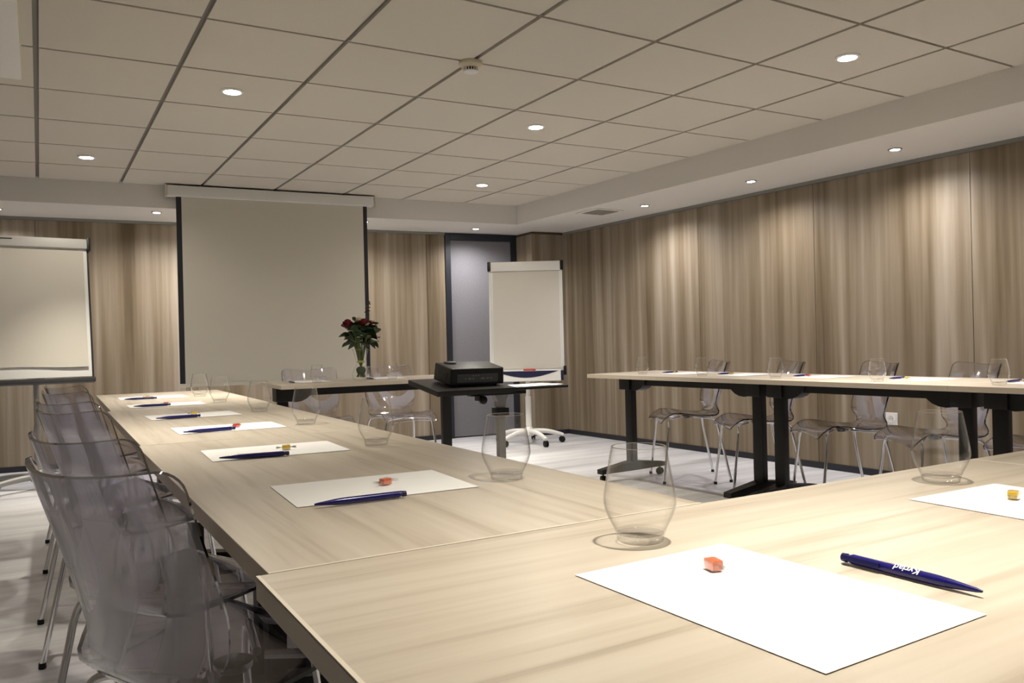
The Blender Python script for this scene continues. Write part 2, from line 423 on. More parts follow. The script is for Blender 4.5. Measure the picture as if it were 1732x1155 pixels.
for x, y, lb, pw in ((0.868, 4.225, 'round downlight above the far half of the table row leading to the screen', CEIL_W),
        (0.297, 6.077, 'round downlight in front of the flipchart beside the projection screen', CEIL_W),
        (2.624, 4.138, 'round downlight in the ceiling above the projector', CEIL_W),
        (3.183, 5.87, 'round downlight in front of the flipchart beside the dark-framed door', CEIL_W),
        (3.300, 2.461, 'round downlight above the edge of the tables by the panelled wall', CEIL_W),
        (0.300, 2.440, 'round downlight above the middle of the table row leading to the screen', CEIL_W*0.62),
        (0.810, 0.570, 'round downlight straight above the corner table', FRONT_W),
        (2.660, 0.700, 'round downlight above the table butted against the corner table', FRONT_W)):
    ceiling_lamp(x, y, lb, pw)
def soffit_lamp(x, y, label):
    t_ = thing('spotlight', label, 'spotlight', (x, y, SOF), 0, 'small spotlights in the soffit')
    bm = B(); lathe(bm, [(0.041, -0.0005), (0.041, -0.003), (0.034, -0.006), (0.029, -0.006), (0.0285, -0.002)], 32, cap0=True, cap1=False)
    obj('bezel', bm, 'grey_metal', t_, 40)
    bm = B(); lathe(bm, [(0.028, -0.002), (0.028, -0.0055), (0.018, -0.0075)], 28); obj('lens', bm, 'spot_on', t_)
    spot_light(t_, SPOT_W, COOL, 156, 1.0, 0.02, -0.010)
SL = 'small recessed spotlight in the soffit, '
for x, y, lb in ((4.43, 5.299, SL+'nearest the air vent'), (4.469, 4.159, SL+'second from the air vent along the panelled wall'),
                 (4.531, 3.061, SL+'third from the air vent along the panelled wall'), (4.58, 1.94, SL+'fourth from the air vent along the panelled wall'),
                 (4.63, 0.80, SL+'fifth from the air vent along the panelled wall'), (3.738, 7.042, SL+'in front of the dark-framed door'),
                 (2.57, 6.995, SL+'at the door side of the projection screen'), (1.42, 7.16, SL+'hidden behind the projection screen'),
                 (0.847, 7.13, SL+'between the projection screen and the black-edged flipchart'), (-0.262, 7.38, SL+'behind the black-edged flipchart')):
    soffit_lamp(x, y, lb)

# smoke detector where two grid bars cross
x, y = node(5, 9)
t = thing('smoke_detector', 'cream round smoke detector where two ceiling grid bars cross', 'smoke detector', (x, y, H))
bm = B(); lathe(bm, [(0.054, -0.0005), (0.055, -0.012), (0.050, -0.020), (0.036, -0.026), (0.033, -0.028)], 36); obj('base', bm, 'cream_plastic', t, 40)
bm = B(); lathe(bm, [(0.027, -0.0285), (0.027, -0.042)], 28); obj('sensor_core', bm, 'black_plastic', t)
for k in range(16):
    a = 2*PI*k/16
    bm = B(); box(bm, 0.0275, 0.0345, -0.002, 0.002, -0.0425, -0.0285, mat=Matrix.Rotation(a, 4, 'Z')); obj('fin', bm, 'white_plastic', t)
bm = B(); lathe(bm, [(0.035, -0.0430), (0.033, -0.047), (0.022, -0.051), (0.008, -0.052)], 32); obj('cap', bm, 'white_plastic', t, 40)

# air vent in the soffit
t = thing('air_vent', 'small square white air vent grille in the soffit', 'vent', (4.27, 5.72, SOF), R(2.5))
bm = B()
for a in ((-0.15, 0.15, -0.15, -0.12), (-0.15, 0.15, 0.12, 0.15), (-0.15, -0.12, -0.12, 0.12), (0.12, 0.15, -0.12, 0.12)): box(bm, *a, -0.008, -0.0005, bev=0.002)
obj('frame', bm, 'plaster', t)
bm = B(); box(bm, -0.12, 0.12, -0.12, 0.12, -0.002, -0.0005); obj('backing', bm, 'alu', t)
for k in range(8):
    bm = B(); box(bm, -0.12, 0.12, -0.009, 0.009, -0.001, 0.0, mat=Matrix.Translation((0, -0.1+k*0.0286, -0.006)) @ Matrix.Rotation(R(30), 4, 'X')); obj('slat', bm, 'plaster', t)

# socket on the right wall
d = ray(1509, 708); y_s = (4.75+7.0*0.045)/(d.x/d.y+0.045)
z_s = CAMZ+d.z/d.y*y_s
t = thing('wall_socket', 'white square power socket on the panelled wall behind the chairs', 'socket'); 
t.matrix_world = Matrix.Translation((wr(y_s), y_s, z_s)) @ Matrix.Rotation(math.atan2(-1, 0.045), 4, 'Z')
bm = B(); box(bm, -0.041, 0.041, -0.010, -0.0005, -0.041, 0.041, bev=0.004); obj('plate', bm, 'white_plastic', t)
mx = Matrix.Rotation(R(90), 4, 'X')
bm = B(); lathe(bm, [(0.025, 0.0102), (0.025, 0.013), (0.021, 0.013), (0.020, 0.0105)], 28, mat=mx, cap1=False); obj('socket_ring', bm, 'white_plastic', t, 40)
bm = B(); lathe(bm, [(0.0195, 0.0104), (0.0195, 0.0115)], 28, mat=mx); obj('socket_well', bm, 'plaster', t)
for s in (-1, 1):
    bm = B(); lathe(bm, [(0.003, 0.0116), (0.003, 0.0122)], 10, mat=Matrix.Translation((s*0.0095, 0, 0)) @ mx); obj('pin_hole', bm, 'black_plastic', t)
bm = B(); lathe(bm, [(0.0025, 0.0116), (0.0025, 0.018)], 10, mat=Matrix.Translation((0, 0, 0.010)) @ mx); obj('earth_pin', bm, 'chrome', t)

# ------------------------------------------------------------------ projection screen on the far bulkhead
xs0, xs1 = 0.885, 2.545
ang = math.atan(-0.077)
xc = (xs0+xs1)/2
t = thing('projection_screen', 'pull-down projection screen with black side borders below white housing', 'projection screen', (xc, bf(xc)-0.075, 0), ang)
hw = (xs1-xs0)/2
bm = B(); box(bm, -hw, hw, -0.045, 0.04, 2.178, 2.262, bev=0.012); obj('housing', bm, 'white_plastic', t, 40)
for s in (-1, 1):
    bm = B(); box(bm, s*(hw+0.007)-0.006, s*(hw+0.007)+0.006, -0.047, 0.042, 2.174, 2.266, bev=0.004); obj('end_cap', bm, 'cream_plastic', t)
bm = B(); box(bm, -hw+0.02, hw-0.02, 0.0405, 0.064, 2.235, 2.27); obj('bracket', bm, 'grid', t)
bm = B(); box(bm, -hw+0.105, hw-0.09, -0.001, 0.001, 0.70, 2.182); obj('screen_cloth', bm, 'screen', t)
for a, b_ in ((-hw+0.065, -hw+0.1048), (hw-0.0898, hw-0.055)):
    bm = B(); box(bm, a, b_, -0.001, 0.001, 0.70, 2.182); obj('black_border', bm, 'black_frame', t)
bm = B(); box(bm, -hw+0.062, hw-0.052, -0.008, 0.008, 0.672, 0.70, bev=0.004); obj('bottom_bar', bm, 'screen', t)

# ------------------------------------------------------------------ tables
def caster(bm, x, y, rz=0.0, r_=0.024):
    m_ = Matrix.Translation((x, y, r_+0.001)) @ Matrix.Rotation(rz, 4, 'Z') @ Matrix.Rotation(R(90), 4, 'X')
    for s in (-1, 1):
        lathe(bm, [(r_*0.55, s*0.004), (r_, s*0.006), (r_, s*0.016), (r_*0.7, s*0.019)], 18, mat=m_)
    lathe(bm, [(0.006, 0.018), (0.006, 0.058)], 10, mat=Matrix.Translation((x, y, 0)))
    box(bm, x-0.012, x+0.012, y-0.012, y+0.012, 0.030, 0.05, bev=0.004)
def make_table(L, W, label, loc, rz, group):
    """long axis = local x, origin on the floor under the centre"""
    t_ = thing('folding_table', label, 'table', loc, rz, group)
    bm = B(); box(bm, -L/2+0.0002, L/2-0.0002, -W/2, W/2, 0.715, 0.74, bev=0.0012)
    for f in bm.faces: f.material_index = 0 if abs(f.normal.z) > 0.9 else 1
    bmesh.ops.recalc_face_normals(bm, faces=bm.faces)
    for f in bm.faces: f.material_index = 0 if f.normal.z > 0.9 else 1
    tt_ = obj('table_top', bm, ['table_wood', 'table_edge'], t_)
    for s in (-1, 1):
        bm = B(); box(bm, s*(L/2-0.0022)-0.0020, s*(L/2-0.0022)+0.0020, -W/2+0.0003, W/2-0.0003, 0.7380, 0.74012); obj('edge_band', bm, 'edge_band', tt_)
    bm = B(); box(bm, -L/2+0.09, L/2-0.09, -0.03, 0.03, 0.655, 0.7145, bev=0.004); obj('beam', bm, 'black_metal', t_)
    for s in (-1, 1):
        xl = s*(L/2-0.075)
        bm = B()
        box(bm, xl-0.052, xl+0.05, -0.06, 0.06, 0.622, 0.7145, bev=0.008)
        pts = [(0.118*math.cos(a), -0.098*math.sin(a)) for a in [PI*k/10 for k in range(11)]]
        vv = prism(bm, pts, -0.045, 0.045)
        bmesh.ops.transform(bm, matrix=Matrix.Translation((xl-s*0.075, 0, 0.7145)) @ Matrix.Rotation(R(90), 4, 'X'), verts=vv)
        obj('hinge_bracket', bm, 'black_metal', t_, 40)
        bm = B(); box(bm, xl-0.034, xl+0.034, -0.024, 0.024, 0.10, 0.636, bev=0.010); obj('leg', bm, 'black_metal', t_, 40)
        bm = B()
        y1 = W/2-0.03
        v = []
        for (yy, za, zb, ww) in ((-y1, 0.062, 0.092, 0.026), (-0.03, 0.062, 0.125, 0.034), (0.03, 0.062, 0.125, 0.034), (y1, 0.062, 0.092, 0.026)):
            v.append([bm.verts.new((xl+dx*ww, yy, z)) for dx, z in ((-1, za), (1, za), (1, zb), (-1, zb))])
        for a, b_ in zip(v, v[1:]):
            for k in range(4): bm.faces.new((a[k], a[(k+1) % 4], b_[(k+1) % 4], b_[k]))
        bm.faces.new(v[0][::-1]); bm.faces.new(v[-1])
        ft = obj('foot', bm, 'black_metal', t_)
        for e in (-1, 1):
            bm = B(); caster(bm, xl, e*(y1-0.03), 0.3*e); obj('caster', bm, 'black_plastic', ft, 40)
    return t_
def table_between(a, b_, side, W, label, group):
    """near edge from a to b_, table lying to the given side (+1 = left of a->b_)"""
    d_ = Vector((b_[0]-a[0], b_[1]-a[1])); L = d_.length; d_.normalize(); n_ = Vector((-d_.y, d_.x))*side
    c = Vector((a[0]+b_[0], a[1]+b_[1]))/2+n_*W/2
    return make_table(L-0.0006, W, label, (c.x, c.y, 0), math.atan2(d_.y, d_.x), group), d_, n_, L
GT = 'tables set in a hollow rectangle'
# joining row in front (near edge of the rectangle's inside at y = 0.87)
table_between((0.190, 0.868), (1.495, 0.868), -1, 0.66, 'pale wood table at the corner carrying a paper with an orange candy and lettered pen', GT)
table_between((1.4952, 0.868), (2.80, 0.868), -1, 0.66, 'pale wood table butted against the end of the corner table', GT)
# row that leads to the projection screen: outer edge on the chair side
lab = ['pale wood table joined to the corner table, first of the row leading to the screen',
       'pale wood table in the middle of the row leading to the projection screen',
       'pale wood table at the far end of the row leading to the projection screen']
for (a, b_), lb in zip((((0.204, 0.8686), (0.204, 2.2010)), ((0.213, 2.2066), (0.225, 3.5340)), ((0.238, 3.5386), (0.256, 4.8560))), lab):
    table_between(a, b_, -1, 0.615, lb, GT)
# row beside the panelled wall
def ie(y): return 3.22+(4.5-y)*0.077
ys = [4.50, 3.26, 2.08, 0.88]
lab = ['pale wood table at the flipchart end of the row beside the panelled wall',
       'pale wood table in the middle of the row beside the panelled wall',
       'pale wood table in the wall row nearest the joining tables']
for a, b_, lb in zip(ys, ys[1:], lab):
    table_between((ie(a), a), (ie(b_), b_), 1, 0.655, lb, GT)
table_between((1.262, 4.945), (2.56, 4.905), 1, 0.62, 'pale wood table with the flower vase in front of the projection screen', GT)

# ------------------------------------------------------------------ chairs
PROF = [(0.225, 0.415), (0.212, 0.434), (0.165, 0.449), (0.08, 0.449), (-0.02, 0.436), (-0.11, 0.431), (-0.162, 0.439), (-0.190, 0.470), (-0.207, 0.525), (-0.228, 0.60), (-0.254, 0.68), (-0.283, 0.76), (-0.298, 0.800)]
def make_shell():
    Q = smooth_path([Vector((0, y, z)) for y, z in PROF], 10)
    cum = [0.0]
    for a, b_ in zip(Q, Q[1:]): cum.append(cum[-1]+(b_-a).length)
    want = [0.030*(1-math.cos(PI/2*k/6)) for k in range(6)]
    n_mid = 34
    sv = want+[0.030+(cum[-1]-0.060)*k/n_mid for k in range(n_mid+1)]+[cum[-1]-v for v in want[::-1]]
    P = []
    for v in sv:
        i = max(k for k in range(len(Q)-1) if cum[k] <= v+1e-9)
        P.append(Q[i].lerp(Q[i+1], min(1.0, (v-cum[i])/(cum[i+1]-cum[i]))))
    nv, nu = len(P), 21
    ln = [0.0]
    for a, b_ in zip(P, P[1:]): ln.append(ln[-1]+(b_-a).length)
    tot = ln[-1]
    pos = []
    for i in range(nv):
        s = ln[i]
        back = max(0.0, min(1.0, (P[i].z-0.44)/0.16)) if P[i].y < -0.1 else 0.0
        back = back*back*(3-2*back)
        wst = max(0.0, min(1.0, (s-0.14)/0.22)); hw_ = (0.206-0.030*wst)*(1-back)+0.203*back
        rc = 0.030
        for dist in (tot-s, s):
            if dist < rc: hw_ -= rc-math.sqrt(max(0.0, rc*rc-(rc-dist)**2))
        row = []
        for k in range(nu):
            u = -1+2*k/(nu-1)
            x = hw_*math.sin(u*PI/2*0.86)/math.sin(PI/2*0.86)
            q = (x/0.21)**2
            b2 = max(0.0, min(1.0, (P[i].z-0.435)/0.085)) if P[i].y < -0.1 else 0.0
            yo = 0.070*q*b2*b2*(3-2*b2)
            zo = (0.018*q)*(1-back)*min(1, s/0.10) - 0.022*q*max(0, 1-s/0.10)+0.016*q*back*max(0, (P[i].z-0.70)/0.10)
            row.append(Vector((x, P[i].y+yo, P[i].z+zo)))
        pos.append(row)
    def nrm(i, k):
        a = pos[min(i+1, nv-1)][k]-pos[max(i-1, 0)][k]; b_ = pos[i][min(k+1, nu-1)]-pos[i][max(k-1, 0)]
        return b_.cross(a).normalized()
    bm = B()
    th = 0.0034
    A = [[bm.verts.new(pos[i][k]+th*nrm(i, k)) for k in range(nu)] for i in range(nv)]
    D = [[bm.verts.new(pos[i][k]-th*nrm(i, k)) for k in range(nu)] for i in range(nv)]
    for i in range(nv-1):
        for k in range(nu-1):
            bm.faces.new((A[i][k], A[i+1][k], A[i+1][k+1], A[i][k+1])); bm.faces.new((D[i][k], D[i][k+1], D[i+1][k+1], D[i+1][k]))
    loop = [(0, k) for k in range(nu)]+[(i, nu-1) for i in range(1, nv)]+[(nv-1, k) for k in range(nu-2, -1, -1)]+[(i, 0) for i in range(nv-2, 0, -1)]
    for (a, b_) in zip(loop, loop[1:]+loop[:1]):
        f = bm.faces.new((A[a[0]][a[1]], A[b_[0]][b_[1]], D[b_[0]][b_[1]], D[a[0]][a[1]])); f.material_index = 1
    return bm
def make_chair(label, loc, rz, group):
    t_ = thing('plastic_chair', label, 'chair', loc, rz, group)
    obj('shell', make_shell(), ['smoke', 'smoke_edge'], t_, 50)
    bm = B(); lathe(bm, [(0.030, 0.418), (0.034, 0.424), (0.034, 0.4335)], 20); obj('seat_mount', bm, 'smoke_edge', t_, 40)
    for sx in (-1, 1):
        for (y0, y1, yt) in ((0.165, 0.215, 0.06), (-0.150, -0.235, -0.05)):
            bm = B()
            tube(bm, [(sx*0.012, yt, 0.4265), (sx*0.10, yt+(y0-yt)*0.55, 0.4265), (sx*0.165, y0*0.97, 0.422), (sx*0.186, y0+(y1-y0)*0.12, 0.385), (sx*0.196, y0+(y1-y0)*0.3, 0.30), (sx*0.215, y1, 0.012)], 0.0085, 10, 5)
            lg = obj('leg', bm, 'chrome', t_, 50)
            bm = B(); lathe(bm, [(0.0105, 0.0005), (0.0115, 0.004), (0.0105, 0.018)], 12, mat=Matrix.Translation((sx*0.215, y1, 0))); obj('foot_cap', bm, 'black_plastic', lg, 40)
    return t_
GC = 'smoke grey clear plastic chairs'
ordw = ['first', 'second', 'third', 'fourth', 'fifth', 'sixth']
chair0 = None
def chair(x, y, rz, label):
    global chair0
    if chair0 is None:
        chair0 = make_chair(label, (x, y, 0), R(rz), GC); return chair0
    return dup(chair0, (x, y, 0), R(rz), label, GC)
for k, (x, y, a) in enumerate([(0.281, 1.470, -64), (0.280, 1.956, -65), (0.290, 2.80, -66), (0.288, 3.28, -65), (0.305, 4.03, -66), (0.318, 4.68, -66)]):
    chair(x, y, a, 'smoke-grey clear plastic chair, %s from the corner in the row leading to the screen' % ordw[k])
for k, (x, y, a) in enumerate([(3.87, 4.234, 62), (3.922, 3.65, 60), (3.96, 3.046, 62), (4.006, 2.52, 62), (4.05, 1.956, 62)]):
    chair(x, y, a, 'smoke-grey clear plastic chair, %s from the flipchart end of the panelled wall row' % ordw[k])
chair(1.72, 5.72, 178, 'clear smoke-grey plastic chair behind the end table away from the vase')
chair(2.33, 5.68, 182, 'clear smoke-grey plastic chair behind the end table beside the flower vase')

# ------------------------------------------------------------------ things on the tables
TZ = 0.7405
def make_glass(label, loc, group):
    t_ = thing('tumbler', label, 'glass', loc, 0, group)
    bm = B()
    out = [(0.0272, 0.0012), (0.0280, 0.0070), (0.0318, 0.0175), (0.0385, 0.031), (0.0422, 0.043), (0.0425, 0.052), (0.0405, 0.066), (0.0372, 0.085), (0.0338, 0.104), (0.0322, 0.1115)]
    pts = smooth_path([Vector((r_, 0, z)) for r_, z in out], 6)
    inn = [(p.x-0.0011, p.z) for p in pts if p.z > 0.0125]
    lathe(bm, [(p.x, p.z) for p in pts]+inn[::-1]+[(0.012, 0.0118)], 48, cap0=False, cap1=True)
    obj('bowl', bm, 'glass', t_, 60)
    bm = B(); lathe(bm, [(0.0322, 0.1116), (0.0319, 0.1123), (0.0313, 0.1123), (0.0310, 0.1116), (0.0322, 0.1116)], 40, cap0=False, cap1=False)
    obj('rim', bm, 'glass_rim', t_, 60)
    bm = B(); lathe(bm, [(0.0250, 0.0003), (0.0266, 0.0014), (0.0271, 0.0068), (0.0278, 0.0100), (0.022, 0.0082), (0.010, 0.0074)], 36); obj('foot', bm, 'glass_foot', t_, 60)
    return t_
MAT['glass_rim'] = clear('glass_rim', (0.9, 0.9, 0.9), (0.7, 0.7, 0.7), gloss=0.45, power=2.0)[0]
glass0 = None
def glass(x, y, label):
    global glass0
    if glass0 is None:
        glass0 = make_glass(label, (x, y, TZ), 'stemless tumblers at the places'); return
    dup(glass0, (x, y, TZ), random.uniform(0, 6), label)
paper0 = None
def paper(x, y, rz, label):
    """sheet with its long side along local x"""
    bm = B()
    nx_, ny_ = 6, 4
    V = [[bm.verts.new(((i/nx_-.5)*0.297, (j/ny_-.5)*0.21, 0.0003)) for i in range(nx_+1)] for j in range(ny_+1)]
    for j in range(ny_):
        for i in range(nx_): bm.faces.new((V[j][i], V[j][i+1], V[j+1][i+1], V[j+1][i]))
    r_ = bmesh.ops.extrude_face_region(bm, geom=list(bm.faces))
    for v in r_['geom']:
        if isinstance(v, bmesh.types.BMVert): v.co.z += 0.0003
    o = obj('paper_sheet', bm, 'paper'); o.location = (x, y, TZ); o.rotation_euler = (0, 0, rz)
    tag(o, label, 'paper', 'blank paper sheets at the places')
def make_text(body, size):
    cu = bpy.data.curves.new('lettering', 'FONT'); cu.body = body; cu.size = size; cu.align_x = 'CENTER'; cu.align_y = 'CENTER'
    cu.extrude = 0.00012; cu.offset = size*0.012
    o = bpy.data.objects.new('lettering', cu); C.objects.link(o)
    dg = bpy.context.evaluated_depsgraph_get()
    me = bpy.data.meshes.new_from_object(o.evaluated_get(dg))
    C.objects.unlink(o); bpy.data.objects.remove(o)
    me.materials.clear(); me.materials.append(MAT['white_ink'])
    return me
def make_pen(label, loc, rz, group, roll=0.0):
    """tip at local -x, click end at local +x, lying on the table"""
    t_ = thing('ballpoint_pen', label, 'pen', loc, rz, group)
    rr = 0.0054
    mx_ = Matrix.Translation((0, 0, rr)) @ Matrix.Rotation(R(90), 4, 'Y')
    bm = B(); lathe(bm, [(rr*0.86, -0.040), (rr*0.97, -0.030), (rr, 0.0), (rr*0.97, 0.060)], 20, mat=mx_); obj('barrel', bm, 'pen_blue', t_, 40)
    bm = B(); lathe(bm, [(0.0012, -0.0715), (0.0022, -0.066), (rr*0.86, -0.0402)], 20, mat=mx_); obj('nose', bm, 'pen_blue', t_, 40)
    bm = B(); lathe(bm, [(rr*0.8, 0.0602), (rr*0.8, 0.0625), (rr*0.66, 0.063), (rr*0.66, 0.066), (rr*0.85, 0.0665), (rr*0.8, 0.072)], 20, mat=mx_); obj('click_button', bm, 'pen_dark', t_, 40)
    for_roll = Matrix.Translation((0, 0, rr)) @ Matrix.Rotation(roll, 4, 'X')
    bm = B(); box(bm, 0.026, 0.068, -0.0026, 0.0026, rr+0.0008, rr+0.0024, bev=0.0006, mat=for_roll)
    box(bm, 0.060, 0.070, -0.0026, 0.0026, rr*0.7, rr+0.001, mat=for_roll)
    obj('clip', bm, 'pen_dark', t_, 40)
    return t_
PENTEXT = make_text('Kyriad', 0.0102)
def letter_on(pen, tilt):
    rr = 0.0054
    o = bpy.data.objects.new('lettering', PENTEXT); C.objects.link(o); o.parent = pen
    # reads from the tip towards the click end
    o.matrix_local = Matrix.Translation((0, 0, rr)) @ Matrix.Rotation(tilt, 4, 'X') @ Matrix.Translation((-0.001, -0.0004, rr+0.0002))
GP = 'dark blue ballpoint pens at the places'
pen_plain = None
def pen_between(a, b_, label, letter=None, roll=None):
    """a = tip, b_ = click end"""
    global pen_plain
    rz = math.atan2(b_[1]-a[1], b_[0]-a[0]); cx, cy = (a[0]+b_[0])/2, (a[1]+b_[1])/2
    if roll is not None:
        p = make_pen(label, (cx, cy, TZ), rz, GP, roll)
    elif pen_plain is None:
        p = pen_plain = make_pen(label, (cx, cy, TZ), rz, GP, R(-80))
    else:
        p = dup(pen_plain, (cx, cy, TZ), rz, label, GP)
    if letter is not None: letter_on(p, letter)
    return p
candy_kind = {}
def candy(x, y, z, rz, kind, label):
    if kind in candy_kind:
        dup(candy_kind[kind], (x, y, z), rz, label); return
    t_ = thing('wrapped_candy', label, 'candy', (x, y, z), rz, 'wrapped candies at the places')
    bm = B(); box(bm, -0.009, 0.009, -0.0065, 0.0065, 0.0015, 0.0115, bev=0.0035); obj('sweet', bm, 'candy_'+kind, t_, 60)
    for s in (-1, 1):
        bm = B(); n_ = 11; rows = []
        for (xx, ww) in ((0.009, 0.006), (0.0115, 0.0018), (0.017, 0.006), (0.0225, 0.010)):
            rows.append([bm.verts.new((s*xx, ww*(-1+2*k/(n_-1)), 0.0065+(0.0016 if k % 2 else -0.0016)*(1+(xx-0.0115)*60)*(0.5 if xx < 0.012 else 1))) for k in range(n_)])
        for a, b_ in zip(rows, rows[1:]):
            for k in range(n_-1): bm.faces.new((a[k], a[k+1], b_[k+1], b_[k]))
        obj('wrapper_end', bm, 'wrapper', t_)
    bm = B(); box(bm, -0.0098, 0.0098, -0.0072, 0.0072, 0.0008, 0.0123, bev=0.0035); obj('wrapper', bm, 'wrapper', t_, 60)
    candy_kind[kind] = t_

# places on the joining tables
paper(0.573, 0.532, R(91.5), 'white paper sheet with the orange candy beside the lettered blue pen on the corner table')
glass(0.607, 0.748, 'clear tumbler on the corner table above the sheet with the lettered pen')
pen_between((0.7235, 0.413), (0.721, 0.557), 'shiny blue ballpoint pen with white lettering facing up on the corner table', letter=R(-36), roll=R(-74))
candy(0.589, 0.610, TZ+0.0008, R(78), 'orange', 'wrapped orange candy lying across the middle of a sheet on the corner table')
paper(1.166, 0.560, R(88.5), 'white paper sheet with a yellow candy on the corner table')
glass(1.229, 0.764, 'clear tumbler behind the sheet with yellow candy on the corner table')
cpos = at_z(1714, 838, TZ+0.006); candy(cpos.x, cpos.y, TZ+0.0008, R(20), 'yellow', 'wrapped yellow candy on the sheet of the corner table')
pen_between((1.318, 0.442), (1.316, 0.586), 'blue ballpoint pen beside the sheet with yellow candy on the corner table', letter=R(-36), roll=R(-74))
# row that leads to the screen
RS = 'in the row leading to the projection screen'
PL = [(0.478, 1.292, -3), (0.462, 1.882, -2.5), (0.482, 2.512, -1), (0.468, 3.07, 1), (0.465, 3.74, -1), (0.480, 4.37, -1)]
GL = [(0.695, 1.217), (0.688, 1.826), (0.699, 2.450), (0.697, 3.048), (0.680, 3.716), (0.685, 4.262)]
PE = [((531, 856), (686, 837)), ((372, 776), (487, 768)), ((310, 732), (397, 725)), ((265, 708.5), (337, 703.5)), ((228, 687.5), (286, 685)), ((212, 675.5), (263, 673.5))]
CA = [(652, 815, 'orange', 20), (484, 757, 'yellow', -10), (400, 720, 'red', 30), (328, 699, 'yellow', 10), (281, 682.5, 'orange', 25), (250, 671.5, 'yellow', 0)]
for k in range(6):
    nth = '%s from the corner in the row leading to the screen' % ordw[k]
    paper(PL[k][0], PL[k][1], R(PL[k][2]), 'white paper sheet, '+nth)
    glass(GL[k][0], GL[k][1], 'clear tumbler, '+nth)
    a, b_ = at_z(*PE[k][0], TZ+0.004), at_z(*PE[k][1], TZ+0.004)
    d_ = (b_-a).normalized(); c_ = (a+b_)/2
    if abs(d_.y) > 0.2: d_ = Vector((0.995, 0.08, 0))
    pen_between(c_-d_*0.0715, c_+d_*0.072, 'dark blue ballpoint pen, '+nth).location.z += 0.0009
    cp = at_z(CA[k][0], CA[k][1], TZ+0.006)
    candy(cp.x, cp.y, TZ+0.0008, R(CA[k][3]), CA[k][2], 'wrapped %s candy, ' % CA[k][2]+nth)
# row beside the panelled wall
GR = [(1087, 636), (1188, 638.5), (1312, 641), (1484, 645.5), (1690, 651)]
PR = [(1160, 632), (1258, 634.5), (1392, 637.5), (1562, 642), (1770, 647)]
CR = ['yellow', 'yellow', 'red', 'yellow', 'orange']
dr = Vector((ie(0)-ie(1), -1, 0)).normalized(); nr = Vector((-dr.y, dr.x, 0))
for k in range(5):
    nth = '%s from the flipchart end of the panelled wall row' % ordw[k]
    g = at_z(*GR[k], TZ)
    gx_ = ie(g.y)+0.155; g = CAM+ray(*GR[k])*0; 
    d = ray(*GR[k]); tt = None
    yy = 3.0
    for _ in range(30): yy = (ie(yy)+0.15)*d.y/d.x
    gp = (ie(yy)+0.15, yy)
    glass(gp[0], gp[1], 'clear tumbler, '+nth)
    d = ray(*PR[k]); yy = 3.0
    for _ in range(30): yy = (ie(yy)+0.40)*d.y/d.x
    pp = Vector((ie(yy)+0.40, yy, 0))
    paper(pp.x, pp.y, math.atan2(nr.y, nr.x)+R(1.5*(k % 2)), 'white paper sheet, '+nth)
    c_ = pp-dr*0.125-nr*0.02
    pen_between(c_-nr*0.0715, c_+nr*0.072, 'dark blue ballpoint pen, '+nth).location.z += 0.0009
    c_ = pp-dr*0.07-nr*0.03
    candy(c_.x, c_.y, TZ+0.0008, R(60+20*k), CR[k], 'wrapped %s candy, ' % CR[k]+nth)
# end table below the screen
for k, (px, ppx, yg, lb) in enumerate([(536, 508, 5.12, 'away from the vase'), (664, 640, 5.10, 'beside the flower vase')]):
    d = ray(px, 640); gp = (d.x/d.y*yg, yg)
    glass(gp[0], gp[1], 'clear tumbler on the end table '+lb)
    d = ray(ppx, 640); q = (d.x/d.y*5.22, 5.22)
    paper(q[0]+0.10, 5.33, R(88), 'white paper sheet on the end table '+lb)
    pen_between((q[0]-0.05, 5.17), (q[0]-0.045, 5.314), 'dark blue ballpoint pen on the end table '+lb)

# vase and bouquet
d = ray(611, 640); yv = 5.20; xv = d.x/d.y*yv
t = thing('glass_vase', 'waisted clear glass vase holding the bouquet on the end table', 'vase', (xv, yv, TZ))
vp = [(0.040, 0.0005), (0.053, 0.006), (0.060, 0.03), (0.056, 0.055), (0.041, 0.085), (0.033, 0.112), (0.037, 0.145), (0.047, 0.185), (0.056, 0.205)]
pts = smooth_path([Vector((r_, 0, z)) for r_, z in vp], 3)
bm = B(); lathe(bm, [(p.x, p.z) for p in pts], 32, cap1=False); obj('vase_body', bm, 'glass', t, 60)
bm = B(); lathe(bm, [(0.0563, 0.2048), (0.0573, 0.2062), (0.0563, 0.2076)], 32, cap0=False, cap1=False); obj('rim', bm, 'glass_rim', t, 60)
t = thing('flower_bouquet', 'bouquet of dark red roses and cream filler flowers tied with raffia in the vase', 'flowers', (xv, yv, TZ+0.008))
vr = lambda a: Vector((math.cos(YAW)*a[0]+math.sin(YAW)*a[1], -math.sin(YAW)*a[0]+math.cos(YAW)*a[1], a[2]))   # x across, y deeper, as one faces the vase
rng = random.Random(4)
def stem(h, spread):
    return [vr((-0.36*spread[0]+rng.uniform(-.010, .010), -0.3*spread[1], 0.012)), vr((0.16*spread[0], 0.16*spread[1], 0.11)), vr((0.42*spread[0], 0.42*spread[1], 0.20)), vr((spread[0], spread[1], h))]
